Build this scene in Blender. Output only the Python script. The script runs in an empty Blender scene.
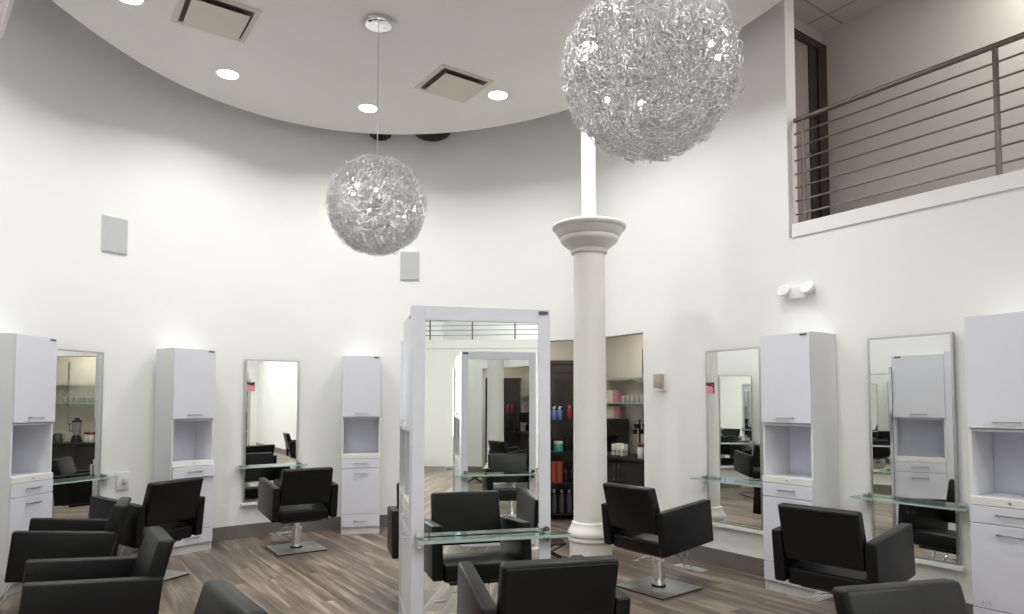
import bpy, bmesh, math, random
from mathutils import Vector, Matrix
random.seed(7)
PI = math.pi
C = bpy.context.scene.collection

# ------------------------------------------------------------------ frames
CX, CY = -0.96, 5.18                      # centre of the round end of the room
AX = (0.5764, -0.8172)                    # along the straight right wall, away from the apse
OX = (0.8172, 0.5764)                     # outward through the right wall
ANG = math.atan2(AX[1], AX[0])
RM = Matrix.Translation((CX, CY, 0)) @ Matrix.Rotation(ANG, 4, 'Z')   # room frame -> world
def rw(x, y, z=0.0):
    return RM @ Vector((x, y, z))
def frame(x, y, yaw, z=0.0):
    return Matrix.Translation((x, y, z)) @ Matrix.Rotation(yaw, 4, 'Z')

# ------------------------------------------------------------------ materials
def mat(name, col, rough=0.5, metal=0.0, var=0.03, scale=6.0, bump=0.0, bscale=200.0, spec=0.5, trans=0.0, ior=1.45, emit=0.0, coat=0.0):
    m = bpy.data.materials.new(name); m.use_nodes = True
    n = m.node_tree.nodes; l = m.node_tree.links
    b = n['Principled BSDF']
    tc = n.new('ShaderNodeTexCoord'); no = n.new('ShaderNodeTexNoise')
    no.inputs['Scale'].default_value = scale; no.inputs['Detail'].default_value = 3
    l.new(tc.outputs['Object'], no.inputs['Vector'])
    r = n.new('ShaderNodeValToRGB')
    r.color_ramp.elements[0].position = 0.3; r.color_ramp.elements[1].position = 0.7
    r.color_ramp.elements[0].color = (*[max(0, c * (1 - var)) for c in col], 1)
    r.color_ramp.elements[1].color = (*[min(1, c * (1 + var)) for c in col], 1)
    l.new(no.outputs['Fac'], r.inputs['Fac']); l.new(r.outputs['Color'], b.inputs['Base Color'])
    b.inputs['Roughness'].default_value = rough; b.inputs['Metallic'].default_value = metal
    b.inputs['Specular IOR Level'].default_value = spec; b.inputs['IOR'].default_value = ior
    b.inputs['Transmission Weight'].default_value = trans; b.inputs['Coat Weight'].default_value = coat
    if emit:
        b.inputs['Emission Color'].default_value = (*col, 1); b.inputs['Emission Strength'].default_value = emit
    if bump:
        n2 = n.new('ShaderNodeTexNoise'); n2.inputs['Scale'].default_value = bscale
        l.new(tc.outputs['Object'], n2.inputs['Vector'])
        bp = n.new('ShaderNodeBump'); bp.inputs['Strength'].default_value = bump; bp.inputs['Distance'].default_value = 0.002
        l.new(n2.outputs['Fac'], bp.inputs['Height']); l.new(bp.outputs['Normal'], b.inputs['Normal'])
    return m

M = {}
M['wall'] = mat('wall_paint', (0.84, 0.84, 0.825), 0.6, var=0.01, scale=1.0, bump=0.05, bscale=300)
M['ceil'] = mat('ceiling_paint', (0.80, 0.785, 0.765), 0.7, var=0.01, scale=1.0)
M['beige'] = mat('beige_paint', (0.66, 0.62, 0.53), 0.6, var=0.02, scale=1.0)
M['taupe'] = mat('taupe_paint', (0.62, 0.59, 0.56), 0.6, var=0.02, scale=1.0)
M['trim'] = mat('white_trim', (0.84, 0.84, 0.82), 0.4, var=0.01)
M['skirt'] = mat('grey_skirting', (0.165, 0.15, 0.14), 0.45, var=0.08)
M['lam'] = mat('white_laminate_front', (0.71, 0.715, 0.795), 0.36, var=0.01)  # cool light cast on white fronts is mixed into this colour
M['lamside'] = mat('white_laminate_side', (0.75, 0.755, 0.775), 0.36, var=0.01)
M['cream'] = mat('cream_edge', (0.80, 0.785, 0.76), 0.4, var=0.02)  # white rail with the warm light on it put into the colour
M['steel'] = mat('brushed_steel', (0.62, 0.61, 0.60), 0.28, 1.0, var=0.05, scale=40)
M['plate'] = mat('satin_steel_plate', (0.55, 0.56, 0.55), 0.38, 1.0, var=0.08, scale=5)
M['tagmetal'] = mat('dark_tag_metal', (0.10, 0.10, 0.11), 0.5, 0.4)
M['chrome'] = mat('chrome', (0.82, 0.82, 0.82), 0.08, 1.0, var=0.02)
M['wire'] = mat('aluminium_wire', (0.76, 0.755, 0.75), 0.26, 1.0, var=0.05)
M['railmetal'] = mat('railing_metal', (0.20, 0.175, 0.155), 0.42, 1.0, var=0.08, scale=20)
M['mirror'] = mat('mirror_silver', (0.87, 0.89, 0.87), 0.004, 1.0, var=0.003)
M['alu'] = mat('silver_frame', (0.62, 0.62, 0.61), 0.3, 1.0, var=0.03)
M['leather'] = mat('black_leather', (0.0055, 0.0055, 0.006), 0.38, var=0.15, scale=10, bump=0.10, bscale=260, spec=0.3)
M['black'] = mat('black_plastic', (0.012, 0.012, 0.013), 0.4, var=0.1)
M['rubber'] = mat('black_rubber', (0.015, 0.015, 0.015), 0.7, var=0.1)
M['darkwood'] = mat('dark_wood', (0.030, 0.025, 0.022), 0.35, var=0.35, scale=4)
M['greydoor'] = mat('grey_brown_door', (0.30, 0.275, 0.255), 0.5, var=0.05)
M['spk'] = mat('grey_speaker_cloth', (0.50, 0.51, 0.53), 0.7, var=0.05, scale=120)
M['plastic'] = mat('white_plastic', (0.78, 0.77, 0.75), 0.4, var=0.02)
M['vent'] = mat('vent_cream', (0.66, 0.59, 0.53), 0.5, var=0.02)
M['ventdark'] = mat('vent_shadow_gap', (0.10, 0.085, 0.07), 0.7, var=0.1)
M['lens'] = mat('lamp_lens', (1.0, 0.97, 0.92), 0.4, var=0.0, emit=14.0)
M['bulb'] = mat('small_bulb', (1.0, 0.98, 0.96), 0.4, var=0.0, emit=60.0)
M['column'] = mat('column_plaster', (0.80, 0.785, 0.75), 0.5, var=0.01)
M['capital'] = mat('capital_plaster', (0.70, 0.69, 0.64), 0.5, var=0.02)
M['red'] = mat('red_plastic', (0.22, 0.02, 0.03), 0.35, var=0.1)
M['orange'] = mat('orange_red_box', (0.36, 0.06, 0.025), 0.45, var=0.1)
M['pink'] = mat('pink_print', (0.52, 0.24, 0.27), 0.5, var=0.2, scale=40)
M['blue'] = mat('blue_liquid', (0.18, 0.27, 0.62), 0.25, var=0.05)
M['teal'] = mat('teal_label', (0.10, 0.42, 0.40), 0.35, var=0.1)
M['clear'] = mat('clear_plastic', (0.85, 0.85, 0.84), 0.12, var=0.02, trans=0.6)
M['packet'] = mat('pale_packet', (0.70, 0.66, 0.55), 0.5, var=0.1, scale=30)
M['lenswhite'] = mat('frosted_lens', (0.70, 0.70, 0.68), 0.2)
M['amber'] = mat('beige_acrylic', (0.55, 0.44, 0.36), 0.3, var=0.08, trans=0.2)
M['greybottle'] = mat('grey_bottle', (0.07, 0.07, 0.075), 0.25, var=0.1)
M['outside'] = mat('street_pavement', (0.4, 0.4, 0.4), 0.8)

def glass_mat():
    m = bpy.data.materials.new('green_edge_glass'); m.use_nodes = True
    n = m.node_tree.nodes; l = m.node_tree.links; n.clear()
    o = n.new('ShaderNodeOutputMaterial'); t = n.new('ShaderNodeBsdfTransparent'); g = n.new('ShaderNodeBsdfGlossy')
    d = n.new('ShaderNodeBsdfDiffuse'); mx = n.new('ShaderNodeMixShader'); m2 = n.new('ShaderNodeMixShader'); fr = n.new('ShaderNodeFresnel')
    t.inputs['Color'].default_value = (0.88, 0.96, 0.93, 1); g.inputs['Roughness'].default_value = 0.02
    g.inputs['Color'].default_value = (0.9, 1.0, 0.96, 1)
    no = n.new('ShaderNodeTexNoise'); no.inputs['Scale'].default_value = 3; rp = n.new('ShaderNodeValToRGB')
    rp.color_ramp.elements[0].color = (0.28, 0.48, 0.42, 1); rp.color_ramp.elements[1].color = (0.34, 0.54, 0.48, 1)
    l.new(no.outputs['Fac'], rp.inputs['Fac']); l.new(rp.outputs['Color'], d.inputs['Color'])
    m2.inputs[0].default_value = 0.10
    l.new(t.outputs[0], m2.inputs[1]); l.new(d.outputs[0], m2.inputs[2])
    fr.inputs['IOR'].default_value = 1.5; l.new(fr.outputs[0], mx.inputs[0])
    l.new(m2.outputs[0], mx.inputs[1]); l.new(g.outputs[0], mx.inputs[2]); l.new(mx.outputs[0], o.inputs['Surface'])
    return m
M['glass'] = glass_mat()
M['glassedge'] = mat('green_glass_edge', (0.42, 0.55, 0.50), 0.12, var=0.05)
M['pane'] = mat('window_glass', (0.95, 0.97, 0.97), 0.0, var=0.0, trans=1.0, ior=1.02)

def floor_mat():
    m = bpy.data.materials.new('wood_plank_floor'); m.use_nodes = True
    n = m.node_tree.nodes; l = m.node_tree.links; b = n['Principled BSDF']
    tc = n.new('ShaderNodeTexCoord'); mp = n.new('ShaderNodeMapping'); l.new(tc.outputs['Object'], mp.inputs['Vector'])
    mp.inputs['Rotation'].default_value = (0, 0, 0)
    br = n.new('ShaderNodeTexBrick'); l.new(mp.outputs[0], br.inputs['Vector'])
    br.inputs['Scale'].default_value = 1.0; br.inputs['Brick Width'].default_value = 1.5; br.inputs['Row Height'].default_value = 0.165
    br.inputs['Mortar Size'].default_value = 0.002; br.inputs['Mortar Smooth'].default_value = 0.3; br.offset = 0.37
    br.inputs['Color1'].default_value = (0.0, 0.0, 0.0, 1); br.inputs['Color2'].default_value = (1, 1, 1, 1); br.inputs['Mortar'].default_value = (0.1, 0.1, 0.1, 1)
    # each plank offsets its own grain
    vm = n.new('ShaderNodeVectorMath'); vm.operation = 'MULTIPLY_ADD'
    vm.inputs[1].default_value = (1, 1, 1)
    sc = n.new('ShaderNodeVectorMath'); sc.operation = 'SCALE'; sc.inputs['Scale'].default_value = 31.0
    l.new(br.outputs['Color'], sc.inputs[0]); l.new(mp.outputs[0], vm.inputs[0]); l.new(sc.outputs[0], vm.inputs[2])
    mp2 = n.new('ShaderNodeMapping'); mp2.inputs['Scale'].default_value = (0.75, 10.0, 1.0); l.new(vm.outputs[0], mp2.inputs['Vector'])
    ns = n.new('ShaderNodeTexNoise'); ns.inputs['Scale'].default_value = 1.0; ns.inputs['Detail'].default_value = 6; ns.inputs['Roughness'].default_value = 0.6; ns.inputs['Distortion'].default_value = 0.5
    l.new(mp2.outputs[0], ns.inputs['Vector'])
    r = n.new('ShaderNodeValToRGB'); e = r.color_ramp.elements
    e[0].position = 0.28; e[0].color = (0.070, 0.050, 0.038, 1); e[1].position = 0.76; e[1].color = (0.42, 0.34, 0.27, 1)
    e2 = e.new(0.5); e2.color = (0.165, 0.126, 0.098, 1)
    l.new(ns.outputs['Fac'], r.inputs['Fac'])
    r2 = n.new('ShaderNodeMapRange'); r2.inputs['To Min'].default_value = 0.75; r2.inputs['To Max'].default_value = 1.3
    l.new(br.outputs['Color'], r2.inputs['Value'])
    mu = n.new('ShaderNodeVectorMath'); mu.operation = 'SCALE'; l.new(r.outputs['Color'], mu.inputs[0]); l.new(r2.outputs[0], mu.inputs['Scale'])
    mm = n.new('ShaderNodeMix'); mm.data_type = 'RGBA'; l.new(br.outputs['Fac'], mm.inputs['Factor'])
    l.new(mu.outputs[0], mm.inputs['A']); mm.inputs['B'].default_value = (0.035, 0.027, 0.022, 1)
    l.new(mm.outputs['Result'], b.inputs['Base Color'])
    b.inputs['Roughness'].default_value = 0.42; b.inputs['Specular IOR Level'].default_value = 0.4
    bp = n.new('ShaderNodeBump'); bp.inputs['Strength'].default_value = 0.15; bp.inputs['Distance'].default_value = 0.002
    l.new(ns.outputs['Fac'], bp.inputs['Height']); l.new(bp.outputs['Normal'], b.inputs['Normal'])
    return m
M['floor'] = floor_mat()

def tile_mat():
    m = bpy.data.materials.new('ceiling_tiles'); m.use_nodes = True
    n = m.node_tree.nodes; l = m.node_tree.links; b = n['Principled BSDF']
    tc = n.new('ShaderNodeTexCoord'); br = n.new('ShaderNodeTexBrick'); l.new(tc.outputs['Object'], br.inputs['Vector'])
    br.offset = 0.0; br.inputs['Scale'].default_value = 1; br.inputs['Brick Width'].default_value = 0.61; br.inputs['Row Height'].default_value = 0.61
    br.inputs['Mortar Size'].default_value = 0.012
    br.inputs['Color1'].default_value = (0.62, 0.60, 0.56, 1); br.inputs['Color2'].default_value = (0.64, 0.62, 0.58, 1); br.inputs['Mortar'].default_value = (0.38, 0.36, 0.34, 1)
    l.new(br.outputs['Color'], b.inputs['Base Color']); b.inputs['Roughness'].default_value = 0.8
    return m
M['tiles'] = tile_mat()

def card_mat():
    m = bpy.data.materials.new('pink_photo_card'); m.use_nodes = True
    n = m.node_tree.nodes; l = m.node_tree.links; b = n['Principled BSDF']
    tc = n.new('ShaderNodeTexCoord'); no = n.new('ShaderNodeTexNoise'); no.inputs['Scale'].default_value = 28; no.inputs['Detail'].default_value = 1
    l.new(tc.outputs['Object'], no.inputs['Vector'])
    sx = n.new('ShaderNodeSeparateXYZ'); l.new(tc.outputs['Object'], sx.inputs[0])
    mr = n.new('ShaderNodeMapRange'); mr.inputs['From Min'].default_value = -0.05; mr.inputs['From Max'].default_value = 0.06
    l.new(sx.outputs['Z'], mr.inputs['Value'])
    ad = n.new('ShaderNodeMath'); ad.operation = 'MULTIPLY'; l.new(mr.outputs[0], ad.inputs[0]); l.new(no.outputs['Fac'], ad.inputs[1])
    r = n.new('ShaderNodeValToRGB'); r.color_ramp.interpolation = 'CONSTANT'
    r.color_ramp.elements[0].color = (0.72, 0.30, 0.34, 1); r.color_ramp.elements[1].position = 0.30; r.color_ramp.elements[1].color = (0.10, 0.02, 0.03, 1)
    l.new(ad.outputs[0], r.inputs['Fac']); l.new(r.outputs['Color'], b.inputs['Base Color']); b.inputs['Roughness'].default_value = 0.4
    return m
M['card'] = card_mat()

def banner_mat():
    m = bpy.data.materials.new('pink_banner_print'); m.use_nodes = True
    n = m.node_tree.nodes; l = m.node_tree.links; b = n['Principled BSDF']
    tc = n.new('ShaderNodeTexCoord'); no = n.new('ShaderNodeTexNoise'); no.inputs['Scale'].default_value = 3.5
    l.new(tc.outputs['Object'], no.inputs['Vector'])
    r = n.new('ShaderNodeValToRGB'); e = r.color_ramp.elements
    e[0].position = 0.35; e[0].color = (0.30, 0.26, 0.30, 1); e[1].position = 0.45; e[1].color = (0.78, 0.62, 0.66, 1)
    l.new(no.outputs['Fac'], r.inputs['Fac']); l.new(r.outputs['Color'], b.inputs['Base Color'])
    return m
M['banner'] = banner_mat()

# ------------------------------------------------------------------ mesh builder
class MB:
    def __init__(s): s.bm = bmesh.new()
    def _add(s, t, mtx=None):
        if mtx is not None: bmesh.ops.transform(t, matrix=mtx, verts=t.verts)
        me = bpy.data.meshes.new('tmp'); t.to_mesh(me); t.free(); s.bm.from_mesh(me); bpy.data.meshes.remove(me); return s
    def box(s, x0, x1, y0, y1, z0, z1, bev=0.0, seg=2, mtx=None):
        t = bmesh.new(); bmesh.ops.create_cube(t, size=1)
        for v in t.verts:
            v.co = Vector(((x0 + x1) / 2 + v.co.x * (x1 - x0), (y0 + y1) / 2 + v.co.y * (y1 - y0), (z0 + z1) / 2 + v.co.z * (z1 - z0)))
        if bev: bmesh.ops.bevel(t, geom=list(t.edges), offset=bev, segments=seg, profile=0.5, affect='EDGES', clamp_overlap=True)
        return s._add(t, mtx)
    def hexa(s, pts, bev=0.0, seg=2, mtx=None):      # 8 points: bottom ring 4, top ring 4
        t = bmesh.new(); v = [t.verts.new(p) for p in pts]
        for f in ((3, 2, 1, 0), (4, 5, 6, 7), (0, 1, 5, 4), (1, 2, 6, 5), (2, 3, 7, 6), (3, 0, 4, 7)): t.faces.new([v[i] for i in f])
        bmesh.ops.recalc_face_normals(t, faces=t.faces)
        if bev: bmesh.ops.bevel(t, geom=list(t.edges), offset=bev, segments=seg, profile=0.5, affect='EDGES', clamp_overlap=True)
        return s._add(t, mtx)
    def tube(s, pts, r, n=10, mtx=None, closed=False):
        pts = [Vector(p) for p in pts]; t = bmesh.new(); rings = []; k = len(pts)
        rr = r if isinstance(r, (list, tuple)) else [r] * k
        for i, p in enumerate(pts):
            if closed: d = pts[(i + 1) % k] - pts[i - 1]
            else: d = pts[min(i + 1, k - 1)] - pts[max(i - 1, 0)]
            d.normalize(); u = d.orthogonal().normalized() if abs(d.z) > 0.999 else d.cross(Vector((0, 0, 1))).normalized(); w = d.cross(u)
            rings.append([t.verts.new(p + (u * math.cos(2 * PI * j / n) + w * math.sin(2 * PI * j / n)) * rr[i]) for j in range(n)])
        for i in range(k if closed else k - 1):
            a, b = rings[i], rings[(i + 1) % k]
            for j in range(n): t.faces.new((a[j], a[(j + 1) % n], b[(j + 1) % n], b[j]))
        if not closed: t.faces.new(rings[0]); t.faces.new(rings[-1][::-1])
        bmesh.ops.recalc_face_normals(t, faces=t.faces)
        return s._add(t, mtx)
    def lathe(s, prof, n=40, c=(0, 0, 0), mtx=None):
        t = bmesh.new(); rings = []
        for r, z in prof:
            rings.append([t.verts.new((c[0] + r * math.cos(2 * PI * j / n), c[1] + r * math.sin(2 * PI * j / n), c[2] + z)) for j in range(n)])
        for a, b in zip(rings, rings[1:]):
            for j in range(n): t.faces.new((a[j], a[(j + 1) % n], b[(j + 1) % n], b[j]))
        t.faces.new(rings[0][::-1]); t.faces.new(rings[-1])
        bmesh.ops.recalc_face_normals(t, faces=t.faces)
        return s._add(t, mtx)
    def prism(s, poly, z0, z1, mtx=None):
        t = bmesh.new(); a = [t.verts.new((p[0], p[1], z0)) for p in poly]; b = [t.verts.new((p[0], p[1], z1)) for p in poly]; k = len(poly)
        t.faces.new(a[::-1]); t.faces.new(b)
        for i in range(k): t.faces.new((a[i], a[(i + 1) % k], b[(i + 1) % k], b[i]))
        bmesh.ops.recalc_face_normals(t, faces=t.faces)
        return s._add(t, mtx)
    def build(s, name, m, parent=None, mtx=None, smooth=True):
        me = bpy.data.meshes.new(name)
        if mtx is not None: bmesh.ops.transform(s.bm, matrix=mtx, verts=s.bm.verts)
        s.bm.to_mesh(me); s.bm.free()
        if smooth:
            me.shade_smooth()
            me.set_sharp_from_angle(angle=math.radians(32))
        me.materials.append(m)
        o = bpy.data.objects.new(name, me); C.objects.link(o); o.parent = parent
        return o

def tag(o, label, cat, group=None, kind=None):
    o['label'] = label; o['category'] = cat
    if group: o['group'] = group
    if kind: o['kind'] = kind
    return o
def thing(name, label, cat, mtx=None, group=None, kind=None):
    o = bpy.data.objects.new(name, None); C.objects.link(o); o.empty_display_size = 0.1
    if mtx is not None: o.matrix_world = mtx
    return tag(o, label, cat, group, kind)
def struct(name, mb, m, mtx=None, smooth=False):
    o = mb.build(name, m, None, None, smooth)
    if mtx is not None: o.matrix_world = mtx
    o['kind'] = 'structure'
    return o
def copy_tree(o, parent=None):
    c = o.copy(); C.objects.link(c); c.parent = parent
    for ch in list(o.children): copy_tree(ch, c)
    return c
def place(root, mtx, label=None, group=None, fresh=True):
    r = copy_tree(root) if fresh else root
    r.matrix_world = mtx
    if label: r['label'] = label
    if group: r['group'] = group
    return r
def own(mb, name, m, label, cat, mtx, group=None, kind=None):     # a thing that is one mesh, placed by mtx
    o = mb.build(name, m); o.matrix_world = mtx
    return tag(o, label, cat, group, kind)

# ------------------------------------------------------------------ setting
ZC = 5.62                                   # upper ceiling
TH0, TH1, THO = 57.9, 215.2, 69.6           # apse arc: right corner, left tangent, opening's left jamb (degrees)
def arc(r, a0, a1, n):
    return [(CX + r * math.cos(math.radians(a0 + (a1 - a0) * i / n)), CY + r * math.sin(math.radians(a0 + (a1 - a0) * i / n))) for i in range(n + 1)]

def wall_r(deg): return 3.6 + 0.12 * math.exp(-((deg - 158.0) / 14.0) ** 2)
def wall_pt(deg, off=0.0):                  # point on the round wall, off = distance into the room
    a = math.radians(deg); r = wall_r(deg); return (CX + (r - off) * math.cos(a), CY + (r - off) * math.sin(a))
def wall_yaw(deg):                          # direction along the wall towards its right end
    p, q = wall_pt(deg + 0.5), wall_pt(deg - 0.5); return math.atan2(q[1] - p[1], q[0] - p[0])
def warc(off, a0, a1, n): return [wall_pt(a0 + (a1 - a0) * i / n, off) for i in range(n + 1)]
b = MB().box(-6.5, 17.5, -4.6, 6.5, -0.1, 0.0); struct('floor', b, M['floor'], RM)
b = MB()
b.prism(warc(0, THO, TH1, 96) + warc(-0.15, TH1, THO, 96), 0, ZC)
b.prism(arc(3.6, TH0, THO, 10) + arc(3.75, THO, TH0 - 2.2, 10), 2.40, ZC)
wb = struct('wall_back', b, M['wall'], smooth=True)
b = MB()
b.box(-1.392, -0.477, 3.32, 3.47, 2.40, ZC)                      # above the opening
b.box(-0.477, 16.6, 3.32, 3.47, 0, 3.10)
b.box(-0.477, 1.335, 3.32, 3.47, 3.10, ZC)
b.box(6.4, 14.0, 3.32, 3.47, 3.10, ZC)
struct('wall_right', b, M['wall'], RM)
b = MB().box(1.375, 14.0, 3.305, 3.47, 3.10, 3.22); struct('trim_1', b, M['trim'], RM)
b = MB(); b.box(0.0, 17.0, -3.75, -3.6, 0, 0.8); b.box(0.0, 17.0, -3.75, -3.6, 3.0, ZC)
for x0, x1 in ((0.0, 7.6), (10.2, 10.6), (13.2, 17.0)): b.box(x0, x1, -3.75, -3.6, 0.8, 3.0)
struct('wall_left', b, M['wall'], RM)
# skirting boards
b = MB()
b.prism(warc(0.015, THO, TH1, 96) + warc(0, TH1, THO, 96), 0, 0.16); struct('baseboard_back', b, M['skirt'], smooth=True)
b = MB().box(-0.477, 16.6, 3.305, 3.32, 0, 0.155); struct('baseboard_right', b, M['skirt'], RM)
b = MB().box(0.0, 16.6, -3.6, -3.585, 0, 0.155); struct('baseboard_left', b, M['skirt'], RM)

# oval dropped ceiling
FC = [0.12804798714683727, 0.13552588656602835, -0.23764155608814802, -0.026613139921447208, -0.22007927571125968, 0.06586035062078198, -0.11437945937586202, -0.059135279019312426, -0.013542583658333392]
def disc_r(t):
    return 3.1 + FC[0] + sum(FC[2 * k - 1] * math.cos(k * t) + FC[2 * k] * math.sin(k * t) for k in range(1, 5))
poly = [(CX + disc_r(2 * PI * i / 180) * math.cos(2 * PI * i / 180), CY + disc_r(2 * PI * i / 180) * math.sin(2 * PI * i / 180)) for i in range(180)]
b = MB().prism(poly, 5.0, 5.12); struct('ceiling_dropped', b, M['ceil'], smooth=True)
b = MB().box(-6.5, 17.5, -4.6, 3.5, ZC, ZC + 0.1); struct('ceiling_upper', b, M['ceil'], RM)

b = MB().box(5.4, 13.6, -3.59, 3.30, 4.9, 5.0); struct('ceiling_flat', b, M['ceil'], RM)  # unseen slab added to keep rear lamp light out of the upper gap

# coffee corner behind the opening
b = MB().box(-2.72, 0.35, 4.55, 4.65, 0, 2.75); struct('wall_coffee_side', b, M['beige'], RM)
b = MB().box(0.25, 0.35, 3.47, 4.55, 0, 2.75); struct('wall_coffee_end', b, M['beige'], RM)
b = MB().box(-1.6, 1.34, 9.9, 10.0, 0, 2.75); struct('wall_coffee_back', b, M['beige'])
b = MB().box(-1.6, -1.5, 8.9, 9.9, 0, 2.75); struct('wall_coffee_left', b, M['beige'])
b = MB().prism([(-1.6, 8.9), (-1.2, 8.94), (-0.3, 8.93), (0.2, 8.75), (0.55, 8.62), (0.97, 8.32), tuple(rw(-1.35, 3.47)[:2]), tuple(rw(0.35, 3.47)[:2]), tuple(rw(0.35, 4.65)[:2]), tuple(rw(-2.72, 4.65)[:2]), (1.34, 10.0), (-1.6, 10.0)], 2.75, 2.83); struct('ceiling_coffee', b, M['ceil'])

# upstairs landing seen through the balcony opening
b = MB().box(1.0, 6.6, 3.47, 4.65, 3.0, 3.14); struct('floor_landing', b, M['greydoor'], RM)
b = MB().box(0.9, 6.6, 4.55, 4.65, 3.14, ZC); struct('wall_landing_back', b, M['taupe'], RM)
b = MB().box(0.9, 1.0, 3.47, 4.55, 3.0, ZC); struct('wall_landing_side', b, M['taupe'], RM)
b = MB().box(6.5, 6.6, 3.47, 4.55, 3.14, ZC); struct('wall_landing_near', b, M['taupe'], RM)
b = MB().box(0.9, 6.6, 3.47, 4.65, ZC - 0.04, ZC); struct('ceiling_landing', b, M['tiles'], RM)
b = MB()
b.box(1.0, 1.06, 3.78, 3.86, 3.14, 5.40); b.box(1.0, 1.06, 4.36, 4.52, 3.14, 5.40); b.box(1.0, 1.04, 4.22, 4.36, 3.14, 5.32); b.box(1.0, 1.06, 3.78, 4.52, 5.32, 5.40)
door = struct('door_1', b, M['darkwood'], RM)
l = MB().box(1.0, 1.025, 3.86, 4.22, 3.14, 5.32); l = l.build('door_leaf', M['greydoor'], door, smooth=False)
h = MB().tube([(1.02, 4.17, 4.15), (1.06, 4.17, 4.15), (1.06, 4.06, 4.15)], 0.01, 8); h.build('door_handle', M['steel'], door)

# far street end, behind the photographer
b = MB(); b.box(16.6, 16.75, -3.75, 3.47, 0, ZC); b.box(14.02, 14.15, -3.6, 3.32, 0, 3.0)
struct('wall_front', b, M['wall'], RM)
WIN = ((7.6, 10.2), (10.6, 13.2))  # unseen windows, added to let in the daylight fill
for i, (x0, x1) in enumerate(WIN):
    f = MB()
    f.box(x0, x1, -3.70, -3.62, 0.8, 0.86); f.box(x0, x1, -3.70, -3.62, 2.94, 3.0)
    for x in (x0, (x0 + x1) / 2 - 0.03, x1 - 0.06): f.box(x, x + 0.06, -3.70, -3.62, 0.86, 2.94)
    w = struct('window_%d' % (i + 1), f, M['darkwood'], RM)
    g = MB().box(x0 + 0.06, x1 - 0.06, -3.67, -3.66, 0.86, 2.94); g.build('window_pane', M['pane'], w, smooth=False)
b = MB().box(14.0, 16.6, -3.6, 3.32, 3.0, 3.22); struct('floor_mezzanine', b, M['trim'], RM)

# ------------------------------------------------------------------ balcony railings
def railing(x0, x1, y, z0, posts, mtx, label, group):
    t = thing('balcony_railing', label, 'railing', mtx, group)
    top = z0 + 1.0
    MB().tube([(x0, y, top), (x1, y, top)], 0.022, 12).build('top_rail', M['railmetal'], t)
    for k in range(7):
        z = top - 0.125 * (k + 1)
        MB().tube([(x0, y, z), (x1, y, z)], 0.0085, 8).build('rail_bar', M['railmetal'], t)
    for x in posts:
        MB().tube([(x, y + 0.012, z0), (x, y + 0.012, top - 0.01)], 0.02, 10).build('post', M['railmetal'], t)
    return t
railing(1.36, 6.39, 3.40, 3.20, [1.44 + 1.5 * k for k in range(4)], RM, 'brown metal balcony railing with horizontal bars in front of the upstairs landing', None)
railing(-3.55, 3.27, 0, 3.22, [-3.4 + 1.1 * k for k in range(7)], RM @ Matrix.Translation((14.08, 0, 0)) @ Matrix.Rotation(PI / 2, 4, 'Z'),
        'far metal railing seen only in the mirror of the freestanding station', None)

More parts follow.
